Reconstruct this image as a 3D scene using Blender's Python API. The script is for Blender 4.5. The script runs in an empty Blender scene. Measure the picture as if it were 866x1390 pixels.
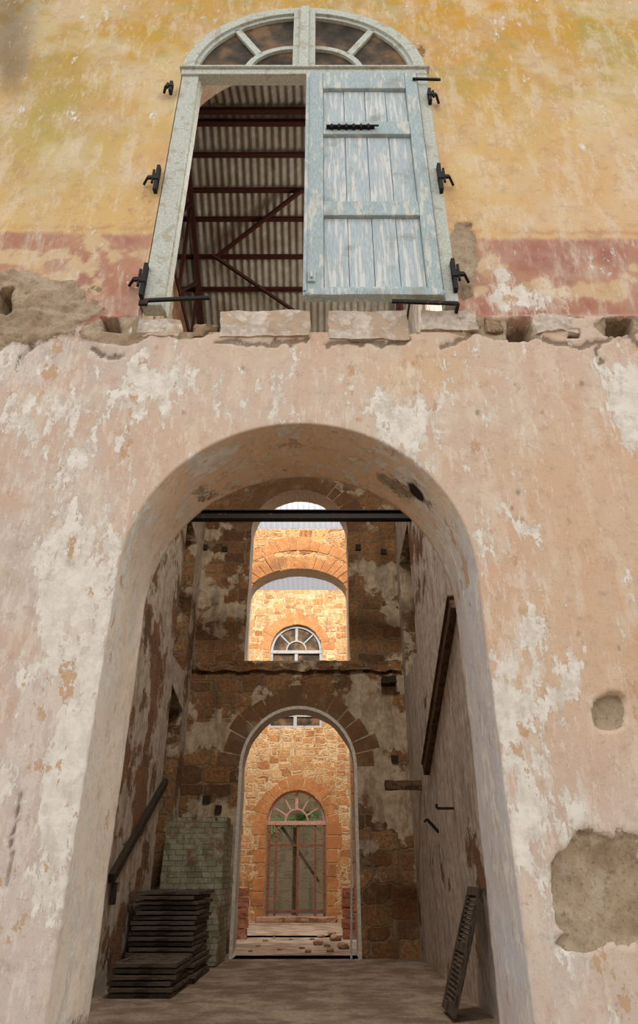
import bpy, bmesh, math, random
import numpy as np
from mathutils import Vector, Matrix, noise as mnoise
random.seed(7)
S = bpy.context.scene
COL = S.collection
S.view_settings.view_transform = 'Standard'
PI = math.pi
F_, TH = 924.0, math.radians(30.3)
CS, SN = math.cos(TH), math.sin(TH)
FLOOR = -1.2
EYE = 1.2
def ray(px, py):
    d = 650 - py
    return (px-433, CS*F_ - d*SN, SN*F_ + d*CS)
def at(px, py, Y):
    r = ray(px, py); t = Y/r[1]
    return Vector((r[0]*t, Y, r[2]*t))
def lin(c, a=1.0):
    return tuple([(v/255.0)**2.2 for v in c]) + (a,)

# ------------------------------------------------------------------ materials
class NT:
    def __init__(s, name):
        s.m = bpy.data.materials.new(name); s.m.use_nodes = True
        s.t = s.m.node_tree; s.t.nodes.clear()
        s.out = s.n('ShaderNodeOutputMaterial'); s.b = s.n('ShaderNodeBsdfPrincipled')
        s.l(s.b.outputs[0], s.out.inputs[0])
        s.tc = s.n('ShaderNodeTexCoord').outputs['Object']
    def n(s, t, **k):
        o = s.t.nodes.new(t)
        for a, v in k.items(): setattr(o, a, v)
        return o
    def l(s, a, b): s.t.links.new(a, b)
    def put(s, v, sock):
        if hasattr(v, 'is_output'): s.l(v, sock)
        else: sock.default_value = v
    def map(s, sc=(1, 1, 1), loc=(0, 0, 0), rot=(0, 0, 0), src=None):
        o = s.n('ShaderNodeMapping'); s.l(src or s.tc, o.inputs[0])
        o.inputs['Scale'].default_value = sc; o.inputs['Location'].default_value = loc; o.inputs['Rotation'].default_value = rot
        return o.outputs[0]
    def noise(s, scale, det=6, rough=.6, vec=None, dist=0):
        o = s.n('ShaderNodeTexNoise'); s.l(vec or s.tc, o.inputs['Vector'])
        o.inputs['Scale'].default_value = scale; o.inputs['Detail'].default_value = det
        o.inputs['Roughness'].default_value = rough; o.inputs['Distortion'].default_value = dist
        return o.outputs[0]
    def vor(s, scale, vec=None, feat='F1', rnd=1.0, dist='EUCLIDEAN'):
        o = s.n('ShaderNodeTexVoronoi', feature=feat)
        if feat != 'DISTANCE_TO_EDGE': o.distance = dist
        s.l(vec or s.tc, o.inputs['Vector'])
        o.inputs['Scale'].default_value = scale; o.inputs['Randomness'].default_value = rnd
        return o
    def math(s, op, a, b=0.0, clamp=False):
        o = s.n('ShaderNodeMath', operation=op, use_clamp=clamp); s.put(a, o.inputs[0]); s.put(b, o.inputs[1])
        return o.outputs[0]
    def step(s, v, a, b):
        o = s.n('ShaderNodeMapRange', interpolation_type='SMOOTHSTEP'); s.put(v, o.inputs[0])
        o.inputs[1].default_value = a; o.inputs[2].default_value = b
        return o.outputs[0]
    def mix(s, f, a, b, mode='MIX'):
        o = s.n('ShaderNodeMix', data_type='RGBA', blend_type=mode)
        s.put(f, o.inputs[0]); s.put(a, o.inputs[6]); s.put(b, o.inputs[7])
        return o.outputs[2]
    def ramp(s, v, stops):
        o = s.n('ShaderNodeValToRGB'); s.l(v, o.inputs[0])
        e = o.color_ramp.elements
        while len(e) < len(stops): e.new(.5)
        for i, (p, c) in enumerate(stops): e[i].position = p; e[i].color = c
        return o.outputs[0]
    def bump(s, h, strength=.4, dist=.02):
        o = s.n('ShaderNodeBump'); s.l(h, o.inputs['Height'])
        o.inputs['Strength'].default_value = strength; o.inputs['Distance'].default_value = dist
        s.l(o.outputs[0], s.b.inputs['Normal'])
    def fin(s, col, rough=.85, metal=0.0):
        s.put(col, s.b.inputs['Base Color']); s.put(rough, s.b.inputs['Roughness']); s.b.inputs['Metallic'].default_value = metal
        s.b.inputs['Specular IOR Level'].default_value = .25
        return s.m

def mat_flaky(name, base, under, amount=.5, scale=4, stretch=(1, 1, 1), dark=None, rough=.8, bump=.35, soft=.03):
    k = NT(name)
    v = k.map(stretch)
    n1 = k.noise(scale, 9, .62, v)
    f = k.step(n1, 1-amount-soft, 1-amount+soft)
    n2 = k.noise(scale*5, 6, .6, v)
    b = k.mix(k.step(n2, .35, .7), lin([c*.86 for c in base]), lin(base))
    c = k.mix(f, b, lin(under))
    if dark:
        n3 = k.noise(scale*.6, 5, .6)
        c = k.mix(k.step(n3, .52, .72), c, lin(dark))
    k.bump(k.math('ADD', k.math('MULTIPLY', f, -.6), n2), bump, .01)
    return k.fin(c, rough)

def mat_stone(name, cols, mortar, scale=2.6, msize=.05, plaster=None, pam=.4, bump=.8, vs=(1, 1, 1.8), shade=(45, 38, 30), sam=.5, dark=.35):
    k = NT(name)
    nz = k.n('ShaderNodeTexNoise'); k.l(k.tc, nz.inputs['Vector']); nz.inputs['Scale'].default_value = 4.5; nz.inputs['Detail'].default_value = 6
    sub = k.n('ShaderNodeVectorMath', operation='MULTIPLY_ADD'); k.l(nz.outputs[1], sub.inputs[0])
    sub.inputs[1].default_value = (.13, .13, .13); k.l(k.tc, sub.inputs[2])
    v = k.map(vs, src=sub.outputs[0])
    vo = k.vor(scale, v, rnd=.62, dist='CHEBYCHEV'); v2 = k.vor(scale, v, 'F2', rnd=.62, dist='CHEBYCHEV')
    sp = k.n('ShaderNodeSeparateColor'); k.l(vo.outputs['Color'], sp.inputs[0])
    n = len(cols)
    c = k.ramp(sp.outputs[0], [(i/(n-1), lin(cc)) for i, cc in enumerate(cols)])
    g = k.noise(16, 9, .72); g2 = k.noise(5, 8, .7)
    c = k.mix(k.math('MULTIPLY', k.step(g, .56, .42), dark), c, lin((70, 48, 32)))
    c = k.mix(k.math('MULTIPLY', k.step(g2, .5, .66), .55), c, lin(mortar))
    ed = k.math('SUBTRACT', v2.outputs['Distance'], vo.outputs['Distance'])
    ed = k.math('ADD', ed, k.math('MULTIPLY', k.math('SUBTRACT', g, .5), .22))
    mo = k.step(ed, msize*.2, msize*2.2)
    c = k.mix(mo, lin(mortar), c)
    h = k.math('ADD', mo, k.math('MULTIPLY', g, .7))
    if plaster:
        pn = k.noise(.9, 11, .66)
        pf = k.step(pn, 1-pam-.015, 1-pam+.015)
        pc = k.mix(k.step(k.noise(7, 9, .72), .35, .62), lin([x*.8 for x in plaster]), lin(plaster))
        pc = k.mix(k.math('MULTIPLY', k.step(k.noise(2.5, 9, .7, k.map((2, 2, .6), (3, 3, 3))), .5, .62), .6), pc, lin([plaster[0]*.66, plaster[1]*.6, plaster[2]*.54]))
        c = k.mix(pf, c, pc)
        h = k.mix(pf, h, (1.2, 1.2, 1.2, 1))
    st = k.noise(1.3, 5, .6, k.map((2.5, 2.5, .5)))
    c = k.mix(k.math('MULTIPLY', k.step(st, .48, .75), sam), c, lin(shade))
    k.bump(h, bump, .03)
    return k.fin(c, .92)

M = {}
# facade: three attributes painted on the wall steer procedural noise
k = NT('facade_plaster')
at1 = k.n('ShaderNodeAttribute', attribute_name='Col'); at2 = k.n('ShaderNodeAttribute', attribute_name='Msk')
sp = k.n('ShaderNodeSeparateColor'); k.l(at2.outputs['Color'], sp.inputs[0])
nA = k.noise(3.1, 14, .72, k.map((1, 1, .55)), .2)
nB = k.noise(9, 10, .7)
nC = k.noise(1.3, 10, .68, k.map((1.2, 1, .8), (5, 0, 3)))
nS = k.noise(2.8, 10, .72, k.map((2.4, 1, .65), (2, 0, 9)))
nD = k.noise(38, 6, .7)
nE = k.noise(12, 11, .74, k.map((1.4, 1, .45), (1, 0, 4)))
nF = k.noise(1.7, 9, .65, k.map((1, 1, 1), (9, 0, 4)))
c = at1.outputs['Color']
c = k.mix(k.math('MULTIPLY', k.step(nC, .44, .66), .40), c, lin((198, 152, 112)))
c = k.mix(k.math('MULTIPLY', k.step(nF, .46, .66), .36), c, lin((204, 188, 168)))
c = k.mix(k.math('MULTIPLY', k.step(nS, .49, .62), .36), c, lin((222, 208, 186)))
c = k.mix(k.math('MULTIPLY', k.step(nB, .5, .64), .30), c, lin((160, 130, 108)))
c = k.mix(k.math('MULTIPLY', k.step(nD, .55, .68), .26), c, lin((118, 94, 76)))
dirt = k.math('ADD', sp.outputs[2], k.math('MULTIPLY', k.math('SUBTRACT', nS, .5), .9))  # mask of dirt and cracks, plus the dark painted into holes
c = k.mix(k.math('MULTIPLY', k.step(dirt, .3, .85), .62), c, lin((92, 76, 60)))
pb = k.math('MULTIPLY', k.math('SUBTRACT', sp.outputs[0], .5), .46)
pv = k.math('ADD', k.math('ADD', nA, k.math('MULTIPLY', k.math('SUBTRACT', nE, .5), .40)), pb)
pf = k.step(pv, .580, .592)
pw = k.mix(k.step(nB, .4, .62), lin((200, 190, 174)), lin((230, 224, 212)))
c = k.mix(k.math('MULTIPLY', pf, .88), c, pw)
sc = k.step(k.math('ADD', nE, k.math('MULTIPLY', pb, .85)), .555, .585)
c = k.mix(k.math('MULTIPLY', sc, .36), c, lin((226, 216, 200)))
pf2 = k.step(k.math('ADD', k.noise(4.4, 12, .72, k.map((1, 1, .6), (11, 4, 2))), k.math('MULTIPLY', sp.outputs[0], .10)), .675, .685)
c = k.mix(k.math('MULTIPLY', pf2, .85), c, lin((190, 152, 114)))
stc = k.ramp(k.noise(3.0, 10, .7), [(.3, lin((118, 96, 74))), (.45, lin((156, 134, 108))), (.58, lin((176, 156, 130))), (.7, lin((136, 116, 96)))])
stc = k.mix(k.math('MULTIPLY', k.step(nD, .52, .66), .5), stc, lin((92, 74, 54)))
stc = k.mix(k.math('MULTIPLY', k.step(nB, .52, .6), .35), stc, lin((186, 172, 152)))
sf = k.step(k.math('ADD', sp.outputs[1], k.math('MULTIPLY', k.math('SUBTRACT', nD, .5), .3)), .47, .53)
c = k.mix(sf, c, stc)
c = k.mix(k.step(sp.outputs[2], 1.2, 1.8), c, lin((52, 38, 28)))
h = k.math('ADD', k.math('ADD', k.math('MULTIPLY', pf, -.4), k.math('MULTIPLY', pf2, -.6)), k.math('ADD', k.math('MULTIPLY', nB, .5), k.math('MULTIPLY', nD, .35)))
h = k.math('ADD', h, k.math('MULTIPLY', k.math('MULTIPLY', sf, nB), 2.2))
k.bump(h, .48, .02)
M['facade'] = k.fin(c, .88)

M['blue'] = mat_flaky('blue_grey_paint', (176, 192, 192), (198, 198, 188), .44, 7, (2.5, 2.5, .5), (150, 156, 148), .78, .4, .03)
M['bluelt'] = mat_flaky('pale_blue_boards', (190, 202, 204), (212, 212, 206), .46, 6, (5, 5, .35), (150, 154, 144), .78, .45, .04)
M['paleframe'] = mat_flaky('pale_fanlight_paint', (200, 203, 190), (170, 164, 144), .42, 9, (1, 1, 1), None, .78, .3)
M['iron'] = mat_flaky('black_rusty_iron', (34, 28, 26), (86, 54, 40), .38, 12, rough=.6)
M['rust'] = mat_flaky('rusty_brown_steel', (78, 42, 34), (54, 32, 28), .4, 8, rough=.7)
M['wood'] = mat_flaky('dark_weathered_wood', (64, 52, 42), (40, 32, 26), .45, 5, (6, 1, 6), rough=.85)
M['brownwood'] = mat_flaky('brown_weathered_timber', (104, 80, 60), (70, 54, 42), .46, 5, (3, 2, 3), dark=(56, 44, 36), rough=.9, bump=.7)
M['greywood'] = mat_flaky('grey_weathered_wood', (96, 84, 72), (62, 52, 44), .45, 5, (1, 1, 6), rough=.85)
M['redwood'] = mat_flaky('faded_red_wood', (150, 104, 82), (116, 76, 58), .45, 5, (1, 1, 4), rough=.85)
M['farframe'] = mat_flaky('far_window_paint', (176, 180, 182), (150, 136, 128), .4, 5)
M['pinkframe'] = mat_flaky('faded_pink_paint', (206, 162, 146), (170, 120, 100), .4, 5)
M['slab'] = mat_flaky('pale_slab_plaster', (210, 194, 176), (182, 158, 134), .45, 5, dark=(166, 144, 122), rough=.9, bump=.6)
M['rock'] = mat_flaky('brown_broken_stone', (156, 130, 102), (112, 90, 68), .45, 6, dark=(104, 84, 66), rough=.95, bump=1.0)
M['rocklt'] = mat_flaky('pale_rubble_stone', (178, 140, 114), (130, 96, 74), .45, 6, rough=.95, bump=.8)
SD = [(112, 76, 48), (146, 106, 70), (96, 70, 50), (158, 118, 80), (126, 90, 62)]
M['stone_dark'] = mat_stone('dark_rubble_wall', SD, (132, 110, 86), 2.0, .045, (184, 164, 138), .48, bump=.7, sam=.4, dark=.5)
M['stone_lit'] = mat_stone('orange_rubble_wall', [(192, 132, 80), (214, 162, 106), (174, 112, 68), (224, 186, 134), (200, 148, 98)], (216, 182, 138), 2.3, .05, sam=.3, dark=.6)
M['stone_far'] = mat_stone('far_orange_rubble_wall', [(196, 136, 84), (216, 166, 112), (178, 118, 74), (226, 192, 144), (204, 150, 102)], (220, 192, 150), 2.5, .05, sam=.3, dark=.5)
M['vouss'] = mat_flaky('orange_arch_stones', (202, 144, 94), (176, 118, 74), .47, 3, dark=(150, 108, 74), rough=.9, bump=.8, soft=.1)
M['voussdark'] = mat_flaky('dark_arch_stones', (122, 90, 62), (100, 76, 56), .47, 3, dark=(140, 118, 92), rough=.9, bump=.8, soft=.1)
M['plaster_white'] = mat_flaky('white_reveal_plaster', (216, 206, 192), (190, 164, 134), .38, 4, rough=.9)
M['plaster_room'] = mat_stone('peeling_room_wall', [(134, 98, 72), (156, 116, 84), (118, 92, 70)], (150, 128, 106), 2.3, .04, (222, 210, 198), .60, sam=.3)
M['plaster_left'] = mat_stone('brown_peeling_room_wall', [(124, 88, 62), (148, 108, 76), (108, 82, 62)], (136, 112, 90), 2.3, .04, (192, 176, 158), .54, sam=.45)
M['redplaster'] = mat_flaky('red_plaster', (172, 112, 86), (140, 92, 72), .46, 7, dark=(190, 160, 130), rough=.9)
M['garden'] = mat_stone('mossy_garden_wall', [(150, 138, 112), (168, 154, 126), (134, 122, 96)], (156, 144, 118), 1.6, .04, sam=.7, shade=(84, 92, 60))
M['leaf'] = mat_flaky('palm_green', (96, 140, 74), (130, 166, 100), .45, 8, rough=.6)
M['trunk'] = mat_flaky('palm_trunk', (110, 92, 70), (82, 66, 50), .45, 8, rough=.9)
M['grey_roof'] = mat_flaky('grey_corrugated_sheet', (176, 166, 150), (150, 138, 120), .44, 1.4, (1, 1, 1), (130, 112, 94), .6, .2, .1)
# dirt floor
k = NT('dirt_floor'); a = k.noise(2.2, 9, .65); b = k.noise(26, 6, .7)
c = k.mix(k.step(a, .38, .64), lin((130, 112, 94)), lin((178, 158, 138)))
c = k.mix(k.math('MULTIPLY', k.step(b, .5, .66), .7), c, lin((100, 80, 64))); k.bump(b, .8, .03); M['floor'] = k.fin(c, .95)
# whitewashed brick
k = NT('whitewashed_brick')
sx = k.n('ShaderNodeSeparateXYZ'); k.l(k.tc, sx.inputs[0]); cx = k.n('ShaderNodeCombineXYZ')
k.l(k.math('ADD', sx.outputs[0], sx.outputs[1]), cx.inputs[0]); k.l(sx.outputs[2], cx.inputs[1])
br = k.n('ShaderNodeTexBrick'); k.l(cx.outputs[0], br.inputs[0]); br.inputs['Scale'].default_value = 1
br.inputs['Brick Width'].default_value = .22; br.inputs['Row Height'].default_value = .08; br.inputs['Mortar Size'].default_value = .007; br.inputs['Mortar Smooth'].default_value = .6
br.inputs['Color1'].default_value = lin((152, 150, 126)); br.inputs['Color2'].default_value = lin((120, 118, 98)); br.inputs['Mortar'].default_value = lin((80, 72, 58))
c = k.mix(k.step(k.noise(3, 10, .72), .47, .60), br.outputs[0], lin((120, 98, 76))); c = k.mix(k.math('MULTIPLY', k.step(k.noise(9, 8, .7), .5, .6), .4), c, lin((170, 164, 142)))
k.bump(br.outputs[1], -.7, .012); M['brick'] = k.fin(c, .9)
# dusty glass
k = NT('dusty_brown_glass'); a = k.noise(3, 6, .6, k.map((1, 1, 1), (3, 1, 2)))
M['glass'] = k.fin(k.ramp(a, [(.35, lin((46, 40, 32))), (.5, lin((76, 64, 50))), (.62, lin((118, 92, 66)))]), .55)
M['glass'].node_tree.nodes['Principled BSDF'].inputs['Specular IOR Level'].default_value = .12
# translucent roofing
k = NT('pale_translucent_sheet'); tr = k.n('ShaderNodeBsdfTranslucent'); tr.inputs[0].default_value = (.55, .58, .63, 1)
ms = k.n('ShaderNodeMixShader'); ms.inputs[0].default_value = .5; k.fin(lin((195, 198, 202)), .6)
k.l(k.b.outputs[0], ms.inputs[1]); k.l(tr.outputs[0], ms.inputs[2]); k.l(ms.outputs[0], k.out.inputs[0]); M['sheet'] = k.m

# ------------------------------------------------------------------ mesh helpers
class MB:
    def __init__(s): s.v = []; s.f = []; s.mi = []
    def add(s, vs, fs, mi=0):
        o = len(s.v); s.v += [tuple(v) for v in vs]; s.f += [tuple(i+o for i in f) for f in fs]; s.mi += [mi]*len(fs)
    BF = [(0, 1, 3, 2), (4, 6, 7, 5), (0, 4, 5, 1), (2, 3, 7, 6), (0, 2, 6, 4), (1, 5, 7, 3)]
    def box(s, x0, x1, y0, y1, z0, z1, mi=0):
        s.add([(x, y, z) for x in (x0, x1) for y in (y0, y1) for z in (z0, z1)], s.BF, mi); return s
    def bar(s, p, q, w, h, up=(0, -1, 0), mi=0):
        p = Vector(p); q = Vector(q); d = (q-p).normalized(); u = Vector(up)
        a = d.cross(u)
        if a.length < 1e-4: a = d.cross(Vector((1, 0, 0)))
        a.normalize(); b = a.cross(d).normalized()
        s.add([e + a*i*w/2 + b*j*h/2 for e in (p, q) for i in (-1, 1) for j in (-1, 1)], s.BF, mi); return s
    def tube(s, p, q, r, n=10, r2=None, mi=0):
        p = Vector(p); q = Vector(q); d = (q-p).normalized(); a = d.orthogonal().normalized(); b = d.cross(a)
        r2 = r if r2 is None else r2; vs = []
        for e, rr in ((p, r), (q, r2)):
            for i in range(n):
                t = 2*PI*i/n; vs.append(e + a*math.cos(t)*rr + b*math.sin(t)*rr)
        s.add(vs, [(i, (i+1) % n, n+(i+1) % n, n+i) for i in range(n)] + [tuple(range(n))[::-1], tuple(range(n, 2*n))], mi); return s
    def arc(s, cx, cz, r0, r1, a0, a1, y0, y1, n=24, mi=0, ez=1.0):
        vs = []
        for i in range(n+1):
            t = a0+(a1-a0)*i/n
            for r in (r0, r1):
                for y in (y0, y1): vs.append((cx+math.cos(t)*r, y, cz+math.sin(t)*r*ez))
        fs = []
        for i in range(n):
            o = i*4; fs += [(o, o+4, o+6, o+2), (o+1, o+3, o+7, o+5), (o, o+1, o+5, o+4), (o+2, o+6, o+7, o+3)]
        fs += [(0, 2, 3, 1), (n*4, n*4+1, n*4+3, n*4+2)]
        s.add(vs, fs, mi); return s
    def prism(s, pts, y0, y1, mi=0):
        n = len(pts); vs = [(x, y0, z) for x, z in pts] + [(x, y1, z) for x, z in pts]
        s.add(vs, [tuple(range(n)), tuple(range(n, 2*n))[::-1]] + [(i, n+i, n+(i+1) % n, (i+1) % n) for i in range(n)], mi); return s
    def rough(s, x0, x1, y0, y1, z0, z1, amp=.015, seg=.06, seed=0, rnd=.25, mi=0, mx=9):
        bm = bmesh.new(); bmesh.ops.create_cube(bm, size=1)
        c = Vector(((x0+x1)/2, (y0+y1)/2, (z0+z1)/2)); d = Vector((x1-x0, y1-y0, z1-z0))
        cuts = max(2, min(mx, int(max(d)/seg)))
        bmesh.ops.subdivide_edges(bm, edges=bm.edges[:], cuts=cuts, use_grid_fill=True)
        for v in bm.verts:
            u = v.co*2; m = max(abs(u.x), abs(u.y), abs(u.z)); L = u.length
            uu = u*(1-rnd*(L-m)/max(L, 1e-6))
            w = Vector((c.x+uu.x*d.x/2, c.y+uu.y*d.y/2, c.z+uu.z*d.z/2))
            w += mnoise.noise_vector(w*5+Vector((seed*7.3, 0, 0)))*amp + mnoise.noise_vector(w*17+Vector((seed, 3, 0)))*amp*.5
            v.co = w
        bm.verts.index_update()
        s.add([v.co.copy() for v in bm.verts], [[v.index for v in f.verts] for f in bm.faces], mi); bm.free(); return s
ORG = {}
def finish_mesh(mb, name, mats):
    me = bpy.data.meshes.new(name); me.from_pydata(mb.v, [], mb.f)
    for m in (mats if isinstance(mats, (list, tuple)) else [mats]): me.materials.append(m)
    if any(mb.mi): me.polygons.foreach_set('material_index', mb.mi)
    bm = bmesh.new(); bm.from_mesh(me); bmesh.ops.recalc_face_normals(bm, faces=bm.faces); bm.to_mesh(me); bm.free()
    me.update(); return me
def obj(name, mb, mats, parent=None, label=None, cat=None, group=None, kind=None, bevel=0, smooth=False, recenter=True):
    me = finish_mesh(mb, name, mats)
    o = bpy.data.objects.new(name, me); COL.objects.link(o)
    if parent:
        o.parent = parent; L = ORG[parent.name]; me.transform(Matrix.Translation(-L)); ORG[o.name] = L
    elif kind is None and recenter:
        a = np.array(mb.v); L = Vector(((a[:, 0].min()+a[:, 0].max())/2, (a[:, 1].min()+a[:, 1].max())/2, a[:, 2].min()))
        me.transform(Matrix.Translation(-L)); o.location = L; ORG[o.name] = L
    else: ORG[o.name] = Vector((0, 0, 0))
    if bevel:
        b = o.modifiers.new('bevel', 'BEVEL'); b.width = bevel; b.segments = 2; b.limit_method = 'ANGLE'
    if smooth:
        for p in me.polygons: p.use_smooth = True
    tag(o, label, cat, group, kind); return o
def tag(o, label=None, cat=None, group=None, kind=None):
    if label: o['label'] = label
    if cat: o['category'] = cat
    if group: o['group'] = group
    if kind: o['kind'] = kind
def thing(name, loc, label=None, cat=None, group=None, kind=None, parent=None):
    o = bpy.data.objects.new(name, None); COL.objects.link(o); ORG[o.name] = Vector(loc); o.empty_display_size = .1
    if parent: o.parent = parent; o.location = Vector(loc)-ORG[parent.name]
    else: o.location = loc
    tag(o, label, cat, group, kind); return o
def copy_tree(o, parent=None):
    c = o.copy(); COL.objects.link(c)
    if parent: c.parent = parent
    for ch in [x for x in bpy.data.objects if x.parent == o]: copy_tree(ch, c)
    return c

# wall = filled 2D outline with arched holes, extruded
def wall(name, x0, x1, z0, z1, y, th, holes, mats, label, cat='wall', axis='y'):
    cu = bpy.data.curves.new(name, 'CURVE'); cu.dimensions = '2D'; cu.fill_mode = 'BOTH'; cu.extrude = th/2
    def spl(pts):
        s = cu.splines.new('POLY'); s.points.add(len(pts)-1)
        for p, q in zip(s.points, pts): p.co = (q[0], q[1], 0, 1)
        s.use_cyclic_u = True
    def edge(a, b, n, amp):
        return [(a[0]+(b[0]-a[0])*i/n, a[1]+(b[1]-a[1])*i/n) for i in range(n)]
    spl([(x0, z0), (x1, z0), (x1, z1), (x0, z1)])
    for (cx, hw, zb, zs, rise) in holes:
        pts = edge((cx-hw, zb), (cx+hw, zb), 8, 0) + edge((cx+hw, zb), (cx+hw, zs), 20, 0)
        if rise > 0: pts += [(cx+hw*math.cos(t), zs+rise*math.sin(t)) for t in [PI*i/40 for i in range(40)]]
        pts += edge((cx-hw, zs), (cx-hw, zb), 20, 0)
        out = []
        for i, (a, b) in enumerate(pts):
            nn = mnoise.noise_vector(Vector((a*4, b*4, y)))*.018
            out.append((a+nn.x, b+(nn.y if b > zb+.01 else 0)))
        spl(out)
    tmp = bpy.data.objects.new('tmp', cu); COL.objects.link(tmp)
    bpy.context.view_layer.update()
    me = bpy.data.meshes.new_from_object(tmp.evaluated_get(bpy.context.evaluated_depsgraph_get()))
    bpy.data.objects.remove(tmp)
    if axis == 'y': me.transform(Matrix.Translation((0, y+th/2, 0)) @ Matrix.Rotation(PI/2, 4, 'X'))
    else: me.transform(Matrix.Translation((y, 0, 0)) @ Matrix.Rotation(PI/2, 4, 'Z') @ Matrix.Rotation(PI/2, 4, 'X'))
    me.materials.clear()
    for m in mats: me.materials.append(m)
    for p in me.polygons:
        nrm = p.normal; side = abs(nrm.y) if axis == 'y' else abs(nrm.x)
        p.material_index = 0 if side > .5 or len(mats) == 1 else 1
    o = bpy.data.objects.new(name, me); COL.objects.link(o); tag(o, label, cat, kind='structure'); ORG[o.name] = Vector()
    return o
def voussoirs(mb, cx, zs, hw, rise, y, depth, n, mi=0, proud=.012, a0=0, a1=PI, jit=.25):
    ts = [0.0]
    for i in range(n): ts.append(ts[-1]+random.uniform(.7, 1.3))
    ts = [a0+(a1-a0)*t/ts[-1] for t in ts]
    for i in range(n):
        g = (ts[i+1]-ts[i])*.04; t0 = ts[i]+g; t1 = ts[i+1]-g
        dd = depth*(1+random.uniform(-jit, jit)); pts = []
        for t in (t0, (t0+t1)/2, t1): pts.append((cx+hw*1.01*math.cos(t), zs+rise*1.01*math.sin(t)))
        for t in (t1, (t0+t1)/2, t0): pts.append((cx+(hw+dd)*math.cos(t), zs+(rise+dd)*math.sin(t)))
        mb.prism(pts, y-proud*random.uniform(.4, 1.2), y+.05, mi)

# ------------------------------------------------------------------ FACADE (wall_front)
D = 4.0; T = .76
rng = np.random.RandomState(3); LAT = [rng.rand(256, 256) for _ in range(8)]
def vn(x, z, sc, seed=0):
    L = LAT[seed % 8]; X = x*sc+37.3+seed*11; Z = z*sc+91.7+seed*5
    xi = np.floor(X).astype(int); zi = np.floor(Z).astype(int); fx = X-xi; fz = Z-zi
    fx = fx*fx*(3-2*fx); fz = fz*fz*(3-2*fz)
    g = lambda a, b: L[a % 256, b % 256]
    return (g(xi, zi)*(1-fx)+g(xi+1, zi)*fx)*(1-fz)+(g(xi, zi+1)*(1-fx)+g(xi+1, zi+1)*fx)*fz
def fbm(x, z, sc, seed=0, o=5):
    r = 0; a = 1; t = 0
    for i in range(o): r = r+vn(x, z, sc*2**i, seed+i)*a; t += a; a *= .55
    return r/t
def pix(x, z, y=D):      # where a point of the wall lies in the photograph, to lay its stains out
    fw = y*CS+z*SN; up = -y*SN+z*CS
    return 433+F_*x/fw, 650-F_*up/fw
A_C, A_HW, A_ZS, A_R = -.136, 1.136, 1.66, 1.136
RB = .014
W_C, W_HW, W_ZB, W_ZS = -.16, 1.27, 3.66, 7.28
L3 = lambda c: np.array([(v/255.0)**2.2 for v in c])
def mixc(a, b, f): return a*(1-f[:, None])+b*f[:, None]
def ss(v, a, b):
    t = np.clip((v-a)/(b-a), 0, 1); return t*t*(3-2*t)
CRACKS = [[(838, 452), (820, 462), (812, 478), (816, 492)], [(26, 1080), (15, 1150), (8, 1205)], [(440, 470), (480, 462), (520, 470), (556, 462)], [(296, 462), (360, 468), (420, 460)], [(722, 458), (790, 470), (860, 452)], [(600, 470), (640, 452), (652, 440)], [(120, 470), (135, 484), (170, 480)], [(566, 120), (572, 60)], [(40, 470), (20, 500)], [(850, 440), (866, 470)]]
def segd(px, py, a, b):
    dx, dy = b[0]-a[0], b[1]-a[1]; t = np.clip(((px-a[0])*dx+(py-a[1])*dy)/(dx*dx+dy*dy), 0, 1)
    return np.hypot(px-a[0]-t*dx, py-a[1]-t*dy)
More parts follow.
